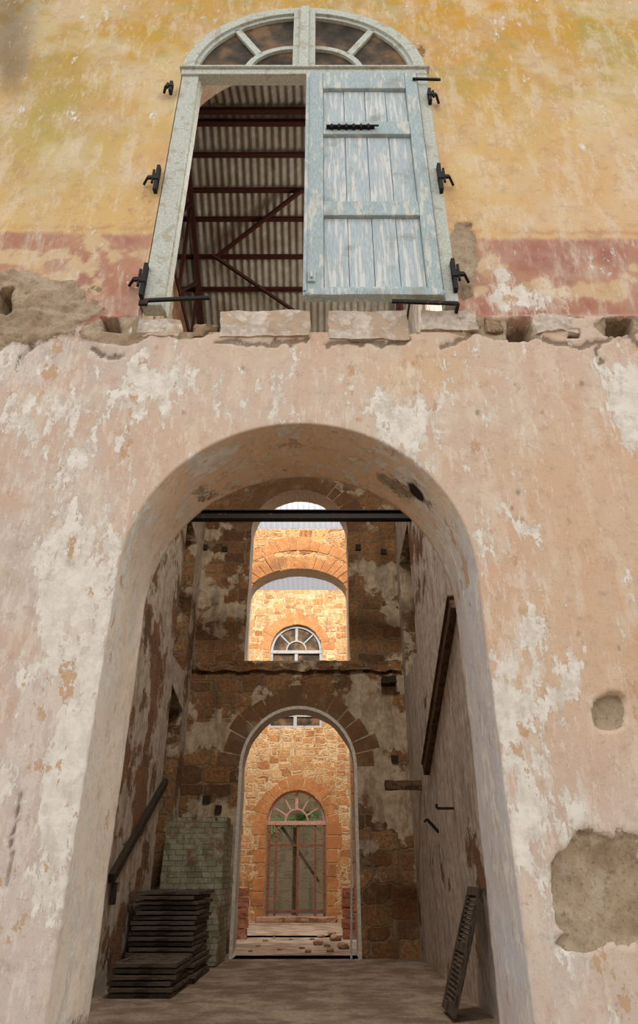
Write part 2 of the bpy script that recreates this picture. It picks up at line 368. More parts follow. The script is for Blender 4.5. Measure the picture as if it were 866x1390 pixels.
def paint(x, z):
    px, py = pix(x, z)
    n1 = fbm(x, z, 1.3, 1); n2 = fbm(x, z, 3.2, 2); n3 = fbm(x, z, 9, 3)
    g = lambda a, b, ra, rb: np.exp(-((px-a)/ra)**2-((py-b)/rb)**2)
    c = mixc(np.tile(L3((186, 150, 68)), (len(x), 1)), L3((210, 174, 116)), ss(py, 0, 240))
    c = mixc(c, L3((144, 124, 66)), ss(-px, -220, -20)*ss(-py, -240, 0)*.65)
    c = mixc(c, L3((200, 146, 46)), g(650, 10, 120, 90)*.85)
    c = mixc(c, L3((190, 146, 54)), g(170, 10, 110, 80)*.7)
    c = mixc(c, L3((166, 152, 78)), g(60, 180, 90, 90)*.65)
    c = mixc(c, L3((162, 150, 78)), ss(n2, .52, .64)*ss(-py, -250, -20)*.55)
    c = mixc(c, L3((218, 202, 168)), ss(n1, .50, .68)*.45)
    c = mixc(c, L3((208, 164, 126)), ss(px, 620, 860)*ss(py, 100, 300)*.5)
    lower = mixc(np.tile(L3((201, 178, 158)), (len(x), 1)), L3((203, 168, 134)), ss(px, 560, 760)*ss(py, 500, 640)*ss(-py, -1120, -860)*.8)
    lower = mixc(lower, L3((190, 176, 166)), ss(-px, -330, -60)*.6)
    lower = mixc(lower, L3((200, 160, 130)), ss(n1, .5, .66)*.4)
    lower = mixc(lower, L3((204, 162, 104)), g(570, 505, 70, 35)*.55)
    lower = mixc(lower, L3((200, 186, 174)), ss(py, 1000, 1250)*.5)
    lower = mixc(lower, L3((192, 160, 138)), g(760, 1120, 60, 120)*.5)
    bt = 312+.012*px+(n3-.5)*9
    band = mixc(np.tile(L3((160, 106, 92)), (len(x), 1)), L3((184, 140, 118)), ss(n2, .38, .62)*.6)
    inb = ss(py, bt-3, bt+3)*(.85+.15*ss(n1, .4, .5))
    pb = ss(n2+.24*g(45, 343, 80, 14)+.22*g(800, 398, 46, 20)+.22*g(125, 382, 50, 26)+.04*g(100, 360, 120, 60)-.09, .58, .64)
    band = mixc(band, L3((204, 178, 140)), pb*.9)
    c = mixc(c, band, inb)
    line = np.exp(-((py-(bt-9))/3.0)**2)*.45*ss(n2, .35, .55); c = mixc(c, L3((172, 116, 96)), line)
    yb = 432+8*np.sin(px/70.0)+(n3-.5)*14+np.clip((140-px)/140, 0, 1)*14
    c = mixc(c, lower, ss(py, yb-6, yb+6))
    peel = .38+.13*ss(py, 420, 480)+.32*g(110, 860, 60, 200)+.18*g(40, 1100, 90, 260)+.28*g(705, 950, 42, 230)+.2*g(560, 565, 50, 50)+.8*g(705, 402, 48, 20)+.55*g(682, 368, 20, 9)+.27*g(45, 485, 60, 40)+.42*g(860, 545, 30, 60)+.25*g(780, 1100, 60, 40)+.22*g(80, 545, 40, 20)+.24*g(200, 520, 60, 30)
    peel = peel-.16*g(800, 750, 90, 160)-.06*g(300, 480, 200, 60)-.04*ss(py, 1150, 1300)
    def ell(a, b, ra, rb, pw=2.0):
        d = (np.abs((px-a)/ra)**pw+np.abs((py-b)/rb)**pw)**(1/pw); return np.clip(.5+(1-d)*1.3, 0, 1)
    st = np.maximum.reduce([ell(40, 412, 96, 44), ell(15, 430, 60, 40), ell(630, 345, 20, 50), ell(828, 966, 22, 25, 2.4), ell(815, 1205, 62, 78, 3), ell(790, 1278, 36, 16), ell(100, 1285, 18, 45), ell(160, 447, 50, 20), ell(690, 445, 50, 14), ell(842, 441, 36, 14), ell(240, 442, 60, 15), ell(635, 440, 30, 14)])
    crack = np.clip(.80-np.abs(py-(yb+4))/10.0, 0, 1)*ss(n2, .40, .52)
    st = np.maximum(st, crack)
    st = np.clip(st+(fbm(x, z, 7, 5)-.5)*.95*(st > .03), 0, 1)
    dirt = .08+.5*g(15, 10, 60, 130)+.35*np.exp(-((py-yb-25)/26)**2)*ss(n2, .4, .6)+.35*g(110, 1300, 40, 90)+.12*g(500, 620, 120, 20)+.35*g(10, 80, 30, 60)
    for (a, b, r) in [(703, 668, 5), (695, 690, 4), (790, 520, 5), (736, 560, 4), (330, 500, 4), (478, 505, 4), (250, 560, 4), (560, 720, 4), (840, 880, 4), (770, 880, 3), (130, 640, 3), (708, 706, 4), (648, 560, 4)]:
        dirt = dirt+.7*g(a, b, r, r*1.3)  # small holes and marks, their dark put into the colour as dots
    cd = np.full_like(px, 99.)
    wx = px+(fbm(x, z, 12, 6)-.5)*16; wy = py+(fbm(x, z, 12, 7)-.5)*16
    for cr in CRACKS:
        for a, b in zip(cr[:-1], cr[1:]): cd = np.minimum(cd, segd(wx, wy, a, b))
    ck = ss(-cd, -3.8, -1.2); dirt = dirt+1.0*ck
    hole = np.zeros_like(x)
    for (a, b, ra, rb) in [(150, 440, 12, 10), (706, 446, 16, 17), (842, 442, 18, 11), (8, 412, 10, 16), (262, 443, 9, 9), (560, 446, 5, 8), (200, 436, 8, 5), (780, 452, 7, 4)]:
        d = np.maximum(np.abs((px-a)/ra), np.abs((py-b)/rb))+(n3-.5)*.6; hole = np.maximum(hole, ss(-d, -1.05, -.85))
    return c, peel, st, dirt, hole, ck
STEP = .02
xs = np.arange(-5.4, 5.0+1e-6, STEP); zs_ = np.arange(-1.3, 11.0+1e-6, STEP)
nx, nz = len(xs), len(zs_)
X, Z = np.meshgrid(xs, zs_, indexing='ij'); X = X.copy(); Z = Z.copy()
def sd_arch(x, z):
    return np.where(z < A_ZS, np.abs(x-A_C)-(A_HW+RB), np.hypot(x-A_C, z-A_ZS)-(A_R+RB))
def sd_win(x, z):
    s = np.where(z < W_ZS, np.abs(x-W_C)-W_HW, np.hypot(x-W_C, z-W_ZS)-W_HW)
    return np.maximum(s, W_ZB-z)
cxm = (X[:-1, :-1]+X[1:, 1:])/2; czm = (Z[:-1, :-1]+Z[1:, 1:])/2
keep = (sd_arch(cxm, czm) > 0) & (sd_win(cxm, czm) > 0)
cnt = np.zeros((nx, nz), int)
for a in (0, 1):
    for b in (0, 1): cnt[a:nx-1+a, b:nz-1+b] += keep
brd = (cnt > 0) & (cnt < 4); brd[0, :] = brd[-1, :] = False; brd[:, 0] = False; brd[:, -1] = False
bi = np.argwhere(brd)
for i, j in bi:
    x, z = X[i, j], Z[i, j]
    if sd_arch(np.array(x), np.array(z)) < .05 and z < 3.2:
        if z < A_ZS: X[i, j] = A_C+math.copysign(A_HW+RB, x-A_C)
        else:
            v = Vector((x-A_C, z-A_ZS)).normalized()*(A_R+RB); X[i, j] = A_C+v.x; Z[i, j] = A_ZS+v.y
    elif z > 3.4:
        if z >= W_ZS:
            v = Vector((x-W_C, z-W_ZS)).normalized()*W_HW; X[i, j] = W_C+v.x; Z[i, j] = W_ZS+v.y
        elif abs(z-W_ZB) > .03: X[i, j] = W_C+math.copysign(W_HW, x-W_C)
        else: Z[i, j] = W_ZB
xf, zf = X.ravel(), Z.ravel()
c, peel, st, dirt, hole, ck = paint(xf, zf)
edge = np.minimum(np.abs(sd_arch(xf, zf)), np.abs(sd_win(xf, zf))); ef = ss(edge, .0, .06)
sm = ss(st, .46, .54)
px_, py_ = pix(xf, zf)
big = np.exp(-((px_-35)/110)**2-((py_-415)/50)**2); nick = np.exp(-((px_-828)/26)**2-((py_-966)/28)**2)
yy = D + (fbm(xf, zf, 1.2, 6)-.5)*.02*ef + (fbm(xf, zf, 14, 7)-.5)*.005*ef + sm*ef*(.022+.05*nick+(fbm(xf, zf, 6, 2)-.5)*(.05+.12*big)) + hole*.32*ef + ck*.02*ef
yy -= big*ss(-xf, 1.5, 1.7)*.08*sm
yy += .03*ss(zf, 3.82, 3.88)*ef
idx = -np.ones(nx*nz, int); used = (cnt > 0).ravel(); idx[used] = np.arange(used.sum())
V = np.stack([xf, yy, zf], 1)[used]; CA = c[used]; MA = np.stack([peel, st, dirt+hole*1.0+nick*sm*.5], 1)[used]  # holes and nick are also darkened in the colour, as if shaded
ki = np.argwhere(keep); a = ki[:, 0]*nz+ki[:, 1]
Fq = np.stack([idx[a], idx[a+nz], idx[a+nz+1], idx[a+1]], 1)
# reveals (jambs and soffits)
def out_arch(C, HW, ZB, ZS, n1=120, n2=110):
    o = []
    for i in range(n1): o.append((-1, 0, C-HW, ZB+(ZS-ZB)*i/n1))
    for i in range(n2+1):
        t = PI-PI*i/n2; o.append((math.cos(t), math.sin(t), C+HW*math.cos(t), ZS+HW*math.sin(t)))
    for i in range(1, n1+1): o.append((1, 0, C+HW, ZS-(ZS-ZB)*i/n1))
    return o
extraV = []; extraF = []; extraC = []; extraM = []
def add_strip(outline, prof, tintfn=None, white=.0, stfn=None, rough=.012, dfn=None):
    base = len(V)+sum(len(e) for e in extraV)
    v = np.array([(bx+nxv*off, y, bz+nzv*off) for (nxv, nzv, bx, bz) in outline for (off, y) in prof]); m = len(prof); n = len(outline)
    s_ = np.arange(n).repeat(m)*.03; yv = v[:, 1]
    w = ss(yv, D+.004, D+.02); w2 = ss(yv, D+.02, D+.3)
    nn = (fbm(s_, yv, 1.6, 4)-.5)*rough*2.2*w2+(fbm(s_, yv, 12, 2)-.5)*rough*.6*w2
    nrm = np.array([(o[0], 0, o[1]) for o in outline]).repeat(m, 0)
    c, peel, st, dirt, hole, ck = paint(v[:, 0], v[:, 2])
    v2 = fbm(s_, yv, 3.2, 5); dd = dfn(v)*(.6+.8*fbm(s_, yv, 14, 1)) if dfn else 0
    if tintfn is not None: c = mixc(c, tintfn(v), w*.9)
    st = np.where(w > .05, stfn(v, v2) if stfn else 0, st*.6)
    v = v+nrm*nn[:, None]
    peel = peel*(1-w)+(.45+white)*w
    extraV.append(v); extraC.append(c); extraM.append(np.stack([peel, st, .04+.08*w*ss(v2, .4, .6)+dd], 1))
    for i in range(n-1):
        for j in range(m-1): b = base+i*m+j; extraF.append((b, b+1, b+m+1, b+m))
prof = [(RB+.008, D+.001), (RB, D+.0005)] + [(RB-RB*math.sin(t), D+RB-RB*math.cos(t)) for t in (.5, 1.0, PI/2)] + [(0, D+RB+.01)] + [(0, D+RB+.01+(T-RB-.01)*i/22) for i in range(1, 23)] + [(.004, D+T+.002), (.1, D+T+.01), (1.2, D+T+.02)]
def st_arch(v, n):
    s = np.clip(.30+(n-.5)*1.1, 0, 1)*ss(v[:, 2], 1.9, 2.5)*.86
    b = np.exp(-((v[:, 2]-(-.75))/.3)**2)*.55*ss(-v[:, 0], .5, 1.0)
    return np.maximum.reduce([s, b])
def clump(v): return 2.6*np.exp(-((v[:, 0]-.70)/.08)**2-((v[:, 1]-4.34)/.10)**2)*ss(v[:, 2], 2.2, 2.3)
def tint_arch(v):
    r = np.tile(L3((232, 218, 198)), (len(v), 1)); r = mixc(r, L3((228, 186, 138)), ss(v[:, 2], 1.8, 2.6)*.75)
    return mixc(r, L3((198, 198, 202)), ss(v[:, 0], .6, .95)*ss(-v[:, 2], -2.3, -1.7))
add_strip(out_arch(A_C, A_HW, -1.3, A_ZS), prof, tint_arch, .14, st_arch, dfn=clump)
profw = [(.015, D+.03), (0, D+.032)]+[(0, D+.032+.3*i/6) for i in range(1, 7)]+[(.13, D+.335), (.13, D+.55), (.13, D+T), (.5, D+T+.01), (2.2, D+T+.02)]
add_strip(out_arch(W_C, W_HW, W_ZB, W_ZS), profw, lambda v: np.tile(L3((204, 190, 172)), (len(v), 1)), .1, None, .004)
# bottom of the window opening
b0 = len(V)+sum(len(e) for e in extraV); q = []
for i in range(60):
    for j in range(12): q.append((W_C-W_HW+2*W_HW*i/59, D+.0+(T)*j/11, W_ZB-.0))
q = np.array(q); q[:, 2] += (fbm(q[:, 0], q[:, 1], 7, 1)-.5)*.05*ss(q[:, 1], D+.02, D+.1)
extraV.append(q); extraC.append(np.tile(L3((150, 120, 96)), (len(q), 1))); extraM.append(np.tile(np.array([.3, .9, .3]), (len(q), 1)))
for i in range(59):
    for j in range(11): b = b0+i*12+j; extraF.append((b, b+1, b+13, b+12))
VV = np.vstack([V]+extraV); CC = np.vstack([CA]+extraC); MM = np.vstack([MA]+extraM); FF = np.vstack([Fq, np.array(extraF)])
me = bpy.data.meshes.new('wall_front')
me.vertices.add(len(VV)); me.vertices.foreach_set('co', VV.astype(np.float32).ravel())
me.loops.add(len(FF)*4); me.loops.foreach_set('vertex_index', FF.astype(np.int32).ravel())
me.polygons.add(len(FF)); me.polygons.foreach_set('loop_start', np.arange(0, len(FF)*4, 4, dtype=np.int32)); me.polygons.foreach_set('loop_total', np.full(len(FF), 4, dtype=np.int32))
me.update(calc_edges=True); me.validate()
for nm, arr in (('Col', CC), ('Msk', MM)):
    at_ = me.attributes.new(nm, 'FLOAT_COLOR', 'POINT')
    at_.data.foreach_set('color', np.hstack([np.clip(arr, 0, 2), np.ones((len(arr), 1))]).astype(np.float32).ravel())
me.polygons.foreach_set('use_smooth', np.ones(len(me.polygons), dtype=bool))
me.materials.append(M['facade'])
wf = bpy.data.objects.new('wall_front', me); COL.objects.link(wf); tag(wf, 'peeling yellow and pink plastered facade wall with tall arch and arched window', 'wall', kind='structure')

# ------------------------------------------------------------------ ROOM, COURT
XL, XR, Y2, Y3, Y4 = -2.6, 1.72, 14.0, 18.7, 25.5
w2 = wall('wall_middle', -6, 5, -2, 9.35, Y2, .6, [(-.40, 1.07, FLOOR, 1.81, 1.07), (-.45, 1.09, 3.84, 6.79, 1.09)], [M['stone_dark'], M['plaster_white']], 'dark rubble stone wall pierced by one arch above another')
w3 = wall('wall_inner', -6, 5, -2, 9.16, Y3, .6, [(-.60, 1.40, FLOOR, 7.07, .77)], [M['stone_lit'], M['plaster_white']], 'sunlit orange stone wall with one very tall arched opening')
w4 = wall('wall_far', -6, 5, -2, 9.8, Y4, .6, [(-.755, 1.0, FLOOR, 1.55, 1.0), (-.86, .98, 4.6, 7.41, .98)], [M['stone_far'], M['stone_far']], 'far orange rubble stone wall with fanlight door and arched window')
wall('wall_left', 4.78, 14, -2, 9.3, XL-.45/2, .45, [(12.85, .6, FLOOR, 2.95, 0), (12.65, .6, 3.4, 6.3, 0)], [M['plaster_left'], M['stone_dark']], 'left side wall of the dark room with two doorways', axis='x')
wall('wall_right', 4.78, 14, -2, 9.3, XR+.45/2, .45, [(12.7, .85, 3.4, 5.95, 0)], [M['plaster_room'], M['stone_dark']], 'right side wall of the dark room with peeling plaster', axis='x')
wall('wall_left_outer', 4.0, 26, -2, 11, -6.2, .4, [], [M['plaster_left']], 'unseen outer side wall on the left, added to keep daylight out', axis='x')  # unseen outer walls added to shut daylight out of the side rooms
wall('wall_right_outer', 4.0, 26, -2, 11, 5.2, .4, [], [M['plaster_left']], 'unseen outer side wall on the right, added to keep daylight out', axis='x')
# arch stones of the three walls
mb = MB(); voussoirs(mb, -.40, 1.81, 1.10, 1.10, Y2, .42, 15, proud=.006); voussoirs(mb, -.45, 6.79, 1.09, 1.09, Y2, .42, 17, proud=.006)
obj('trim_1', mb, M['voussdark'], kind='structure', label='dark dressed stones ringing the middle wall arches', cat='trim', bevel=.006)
mb = MB(); mb.arc(-.40, 1.81, 1.065, 1.125, 0, PI, Y2-.018, Y2+.04, 40); mb.box(-1.525, -1.465, Y2-.018, Y2+.04, FLOOR, 1.81); mb.box(.665, .725, Y2-.018, Y2+.04, FLOOR, 1.81)
obj('trim_5', mb, M['plaster_white'], kind='structure', label='thin pale plastered edge around the lower inner arch', cat='trim')
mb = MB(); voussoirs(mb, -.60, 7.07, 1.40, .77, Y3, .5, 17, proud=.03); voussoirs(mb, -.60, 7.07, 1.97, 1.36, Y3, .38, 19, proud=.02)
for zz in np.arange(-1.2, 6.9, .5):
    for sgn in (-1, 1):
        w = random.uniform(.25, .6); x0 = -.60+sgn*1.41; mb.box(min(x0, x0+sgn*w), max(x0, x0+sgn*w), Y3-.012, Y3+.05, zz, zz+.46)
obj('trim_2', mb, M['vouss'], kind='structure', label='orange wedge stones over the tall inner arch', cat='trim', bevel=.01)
mb = MB(); voussoirs(mb, -.755, 1.55, 1.0, 1.0, Y4, .42, 13); voussoirs(mb, -.86, 7.41, .98, .98, Y4, .42, 13)
for zz in np.arange(-1.2, 1.4, .4):
    for sgn in (-1, 1):
        w = random.uniform(.2, .5); x0 = -.755+sgn*1.01; mb.box(min(x0, x0+sgn*w), max(x0, x0+sgn*w), Y4-.015, Y4+.05, zz, zz+.36)
obj('trim_3', mb, M['vouss'], kind='structure', label='orange wedge stones round the far door and window', cat='trim', bevel=.01)
# ledge under the upper opening
mb = MB(); mb.rough(XL+.02, XR-.02, Y2-.10, Y2+.05, 3.62, 3.80, .05, .1, 1, .02, mx=40)
obj('trim_4', mb, M['stone_dark'], kind='structure', label='broken stone ledge under the upper arch of the middle wall', cat='trim')

mb = MB(); mb.box(-6, 5, 4.0, 27, FLOOR-.3, FLOOR); obj('floor', mb, M['floor'], kind='structure', label='dusty earth and rubble floor inside the ruin', cat='floor')
mb = MB(); mb.box(-30, 30, -30, 4.0, FLOOR-.35, FLOOR-.02); mb.box(-30, 30, 27, 60, FLOOR-.35, FLOOR-.02); obj('ground', mb, M['floor'], kind='structure', label='bare earth ground outside the walls', cat='ground')

# corrugated roofs
def corrugated(name, p0, p1, x0, x1, mat, pitch, amp, label, rows=8):
    n = int((x1-x0)/pitch*8); mb = MB(); vs = []
    (y0, z0), (y1, z1) = p0, p1
    L = math.hypot(y1-y0, z1-z0); ny, nzz = -(z1-z0)/L, (y1-y0)/L
    for r in range(rows+1):
        t = r/rows
        for i in range(n+1):
            x = x0+(x1-x0)*i/n; w = math.sin(2*PI*(x-x0)/pitch)*amp
            vs.append((x, y0+(y1-y0)*t+ny*w, z0+(z1-z0)*t+nzz*w))
    mb.add(vs, [(r*(n+1)+i, r*(n+1)+i+1, (r+1)*(n+1)+i+1, (r+1)*(n+1)+i) for r in range(rows) for i in range(n)])
    return obj(name, mb, mat, kind='structure', label=label, cat='roof', smooth=True)
RY, RZ, EY, EZ = 7.8, 13.0, 15.0, 8.9
corrugated('ceiling_1', (RY-.1, RZ+.06), (EY, EZ), -6.4, 5.4, M['grey_roof'], .15, .03, 'grey corrugated roof sheeting sloping down to the back')
corrugated('ceiling_2', (3.5, 10.9), (RY+.1, RZ+.07), -6.4, 5.4, M['grey_roof'], .15, .03, 'grey corrugated roof sheeting over the facade')
mb = MB(); mb.add([(-6.4, RY-.35, RZ-.06), (5.4, RY-.35, RZ-.06), (5.4, RY, RZ+.14), (-6.4, RY, RZ+.14), (5.4, RY+.35, RZ-.08), (-6.4, RY+.35, RZ-.08)], [(0, 1, 2, 3), (3, 2, 4, 5)]); obj('ceiling_4', mb, M['grey_roof'], kind='structure', label='folded metal ridge cap of the first roof', cat='roof')
corrugated('ceiling_3', (19.4, 12.0), (26.6, 9.95), -6.4, 5.4, M['sheet'], .2, .04, 'pale translucent corrugated roofing over the far court')
SL = (RZ-EZ)/(EY-RY)
def onroof(px, py, off=.06):
    r = ray(px, py); t = (RZ+SL*RY-off)/(r[2]+SL*r[1]); return Vector((r[0]*t, r[1]*t, r[2]*t))
lb = ['thick rusty steel purlin nearest the ridge under the corrugated roof', 'rusty steel purlin just below the ridge purlin', 'second thin purlin down in the open window', 'third thin purlin down in the open window', 'purlin crossing above the brace joint', 'purlin level with the brace joint', 'lowest rusty purlin seen just above the window sill']
for i, py in enumerate((150, 166, 210, 258, 297, 348, 392)):
    p = onroof(330, py, .15); w = .12 if i in (0, 1) else .06
    mb = MB(); mb.bar((-5.9, p.y, p.z), (4.9, p.y, p.z), .07, w, up=(0, 0, 1)); mb.bar((-5.9, p.y, p.z-w/2), (4.9, p.y, p.z-w/2), .10, .012, up=(0, 0, 1))
    obj('purlin', mb, M['rust'], label=lb[i], cat='roof beam', group='roof purlins')
for a_, b_, l_ in (((292, 350), (410, 258), 'rusty steel brace rising to the right under the roof'), ((288, 346), (402, 424), 'rusty steel brace falling to the right under the roof')):
    p = onroof(*a_, .28); q_ = onroof(*b_, .28); mb = MB(); mb.bar(p, q_, .10, .05, up=(0, -.5, 1)); obj('roof_brace', mb, M['rust'], label=l_, cat='roof brace')
def truss(x, label):
    t = thing('roof_truss', (x, 9.4, 9.3), label, 'roof truss', 'steel roof trusses')
    zr = lambda y: (RZ-(y-RY)*SL-.25) if y > RY else (RZ-(RY-y)*(RZ-10.9)/(RY-3.5)-.25)
    obj('rafter', MB().bar((x, RY, zr(RY)), (x, 14.3, zr(14.3)), .09, .12, up=(0, 0, 1)), M['rust'], t)
    obj('rafter', MB().bar((x, 4.9, zr(4.9)), (x, RY, zr(RY)), .09, .12, up=(0, 0, 1)), M['rust'], t)
    obj('tie_beam', MB().bar((x, 4.9, 9.38), (x, 13.9, 9.38), .09, .12, up=(0, 0, 1)), M['rust'], t)
    ys = [5.6, 6.7, 7.8, 9.2, 10.6, 12.0]
    for i, y in enumerate(ys):
        obj('strut', MB().bar((x, y, 9.4), (x, y, zr(y)), .06, .06), M['rust'], t)
        if i < len(ys)-1: obj('strut', MB().bar((x, y, 9.4), (x, ys[i+1], zr(ys[i+1])), .05, .05), M['rust'], t)
truss(-2.62, 'rusty steel roof truss above the left room wall'); truss(1.75, 'rusty steel roof truss above the right room wall')

# ------------------------------------------------------------------ UPPER WINDOW
YF = D-.03
w = thing('window_1', (W_C, YF, W_ZB), 'pale blue arched wooden window frame with fanlight high in the facade', 'window', kind='structure')
mb = MB(); mb.box(-1.42, -1.25, YF+.02, YF+.14, 3.93, 7.20); mb.box(-1.265, -1.235, YF+.06, YF+.18, 3.93, 7.20)
mb.box(1.005, 1.115, YF-.0, YF+.14, 3.93, 7.20)
obj('frame', mb, M['paleframe'], w, bevel=.008)
mb = MB(); mb.arc(W_C, 7.28, 1.16, 1.28, 0, PI, YF+.02, YF+.10, 48); mb.arc(W_C, 7.28, 1.12, 1.17, 0, PI, YF+.05, YF+.10, 48)
obj('arched_head', mb, M['paleframe'], w, bevel=.006)
mb = MB(); mb.box(-1.43, 1.12, YF-.005, YF+.12, 7.17, 7.26); mb.box(-1.45, 1.15, YF-.035, YF+.1, 7.255, 7.285)
obj('transom', mb, M['paleframe'], w, bevel=.008)
mb = MB(); mb.box(W_C-.12, W_C+.12, YF-.0, YF+.12, 7.285, 8.50); mb.box(W_C-.05, W_C+.05, YF-.03, YF, 7.285, 8.5)
obj('mullion', mb, M['paleframe'], w, bevel=.008)
for sg in (-1, 1):
    c0 = W_C+sg*.12; a0, a1 = (PI/2, PI) if sg < 0 else (0, PI/2)
    obj('glazing_bar', MB().arc(c0, 7.285, .46, .525, a0, a1, YF+.05, YF+.10, 16), M['paleframe'], w, bevel=.004)
    t = (PI*3/4) if sg < 0 else PI/4
    obj('glazing_bar', MB().bar((c0+.51*math.cos(t), YF+.075, 7.285+.51*math.sin(t)), (W_C+1.14*math.cos(t+(.07*sg)), YF+.075, 7.28+1.14*math.sin(t+(.07*sg))), .075, .05), M['paleframe'], w, bevel=.004)
    mb = MB(); pts = [(c0, 7.285)]
    for i in range(17):
        t = (PI - PI/2*i/16) if sg < 0 else (PI/2*i/16); pts.append((W_C+1.12*math.cos(t), 7.285+1.11*math.sin(t)))
    pts = [(c0 if (sg < 0 and p[0] > c0) or (sg > 0 and p[0] < c0) else p[0], p[1]) for p in pts]
    mb.prism(pts, YF+.085, YF+.092); obj('glass_pane', mb, M['glass'], w)
# right leaf
sx0, sx1, sz0, sz1 = -.13, .995, 3.99, 7.15; ya, yb_ = YF-.035, YF+.045
sh = thing('window_shutter', ((sx0+sx1)/2, YF, sz0), 'closed pale blue boarded wooden shutter filling the right half of the upper window', 'shutter')
zr1, zr2 = at(500, 300, D).z, at(500, 281, D).z; zr3, zr4 = at(500, 190, D).z, at(500, 173, D).z
zt = at(500, 128, D).z
mb = MB(); mb.box(sx0, sx0+.17, ya, yb_, sz0, sz1); mb.box(sx1-.12, sx1, ya, yb_, sz0, sz1)
for a_, b_ in ((sz0, sz0+.10), (zr1, zr2), (zr3, zr4), (zt, sz1)): mb.box(sx0+.171, sx1-.121, ya+.002, yb_-.002, a_, b_)
mb.box(sx0-.0, sx0+.03, ya-.015, ya, sz0+.04, sz1-.05)
obj('leaf_frame', mb, M['blue'], sh, bevel=.007)
for (a_, b_) in ((sz0+.10, zr1), (zr2, zr3), (zr4, zt)):
    mb = MB(); x = sx0+.17; wd = (sx1-sx0-.29)/4
    for i in range(4): mb.box(x+i*wd+.003, x+(i+1)*wd-.003, ya+.038+random.uniform(0, .006), yb_-.01, a_, b_)
    mb.box(x, x+4*wd, yb_-.02, yb_-.012, a_, b_)
    obj('board_panel', mb, M['bluelt'], sh, bevel=.003)
obj('bottom_drip_rail', MB().rough(sx0+.02, sx1+.02, ya-.03, ya+.02, sz0-.02, sz0+.05, .006, .1, 3), M['blue'], sh)
mb = MB(); bz = (zr3+zr4)/2-.02; mb.box(sx0+.2, sx0+.66, ya-.025, ya, bz-.012, bz+.012)
for i in range(6): mb.box(sx0+.24+i*.07, sx0+.262+i*.07, ya-.035, ya, bz-.026, bz+.026)
mb.tube((sx0+.2, ya-.03, bz), (sx0+.70, ya-.03, bz), .009); obj('bolt', mb, M['iron'], sh)
mb = MB(); zz = at(430, 392, D).z; mb.box(sx0+.04, sx0+.10, ya-.02, ya, zz, zz+.12); mb.tube((sx0+.07, ya-.04, zz+.02), (sx0+.07, ya-.04, zz+.1), .012); obj('latch', mb, M['bluelt'], sh)
# iron pintle hinges, parts of the frame and of the shutter
def hinge(par, px, py, sgn, h, tail=.13):
    p = at(px, py, D-.05); t = thing('iron_hinge', (p.x, D-.05, p.z-h/2), parent=par)
    yq = D-.06 if sgn < 0 else D-.078
    mb = MB(); mb.box(p.x-.016, p.x+.016, yq-.012, yq+.05, p.z-h/2, p.z+h/2); mb.box(p.x-.022, p.x+.022, yq-.02, yq+.03, p.z-h*.12, p.z+h*.12)
    obj('strap', mb, M['iron'], t, bevel=.004)
    obj('pin', MB().tube((p.x+sgn*.035, yq, p.z-h*.22), (p.x+sgn*.035, yq, p.z+h*.3), .012), M['iron'], t)
    mb = MB(); mb.bar((p.x, yq, p.z), (p.x+sgn*tail*.6, yq-.005, p.z-.01), .035, .022); mb.bar((p.x+sgn*tail*.6, yq-.005, p.z-.01), (p.x+sgn*tail, D+.01, p.z), .026, .022)
    obj('wall_hook', mb, M['iron'], t)
hinge(w, 232, 118, -1, .16, .08); hinge(w, 213, 242, -1, .34); hinge(w, 195, 380, -1, .36)
hinge(sh, 583, 132, 1, .20, .10); hinge(sh, 597, 243, 1, .36); hinge(sh, 616, 375, 1, .34)
p = at(195, 408, D-.06); q_ = at(285, 404, D-.06); obj('iron_bar', MB().bar(p, q_, .03, .025).bar(p, p+Vector((0, 0, -.05)), .07, .025), M['iron'], label='black iron bar sticking out at the foot of the left window jamb', cat='iron bar', bevel=.004)
p = at(532, 409, D-.10); q_ = at(622, 412, D-.10); obj('iron_bar', MB().bar(p, q_, .03, .025).bar(q_, q_+Vector((0, .1, 0)), .03, .025), M['iron'], label='black iron bar under the bottom right corner of the blue shutter', cat='iron bar', bevel=.004)
p = at(580, 107, D-.08); q_ = at(598, 108, D-.08); obj('iron_bar', MB().bar(p+Vector((-.15, 0, 0)), q_, .022, .022), M['iron'], label='short iron rod at the right end of the window transom', cat='iron bar')

# sill slabs and broken stones
def slab(px0, px1, pyt, pyb, label, amp=.012, mat='slab', y0=D-.02, y1=D+.5, seed=0, rnd=.03, kindn='stone_slab'):
    a_ = at(px0, (pyt+pyb)/2, y0); b_ = at(px1, (pyt+pyb)/2, y0); zt = at(px0, pyt, y0).z; zb = at(px0, pyb, y0).z
    obj(kindn, MB().rough(a_.x, b_.x, y0, y1, zb, zt, amp, .04, seed, rnd, mx=14), M[mat], label=label, cat='stone', smooth=False)
slab(298, 422, 421, 456, 'wide pale stone slab in the left middle of the window sill', .016, seed=1)
slab(446, 555, 421, 460, 'pale stone slab in the sill directly under the closed blue shutter', .016, seed=2)
slab(571, 648, 420, 447, 'pale cracked stone slab at the right end of the window sill', .025, seed=3, y0=D-.01, y1=D+.03)
slab(262, 296, 438, 458, 'small reddish broken stone left of the wide sill slab', .025, 'rock', D+.0, D+.3, 4, .3, 'broken_stone')
slab(172, 248, 432, 456, 'rough pale broken stone at the left end of the window sill', .04, 'slab', D+.0, D+.10, 5, .35, 'broken_stone')
slab(104, 136, 434, 450, 'small brown broken stone in the crumbled ledge', .03, 'rock', D-.01, D+.08, 6, .4, 'broken_stone')
slab(658, 686, 430, 450, 'brown broken stone left of the square hole in the ledge', .03, 'rock', D+.0, D+.08, 8, .4, 'broken_stone')
slab(726, 798, 428, 450, 'long pale stone right of the square hole in the ledge', .03, 'slab', D-.004, D+.06, 9, .15)

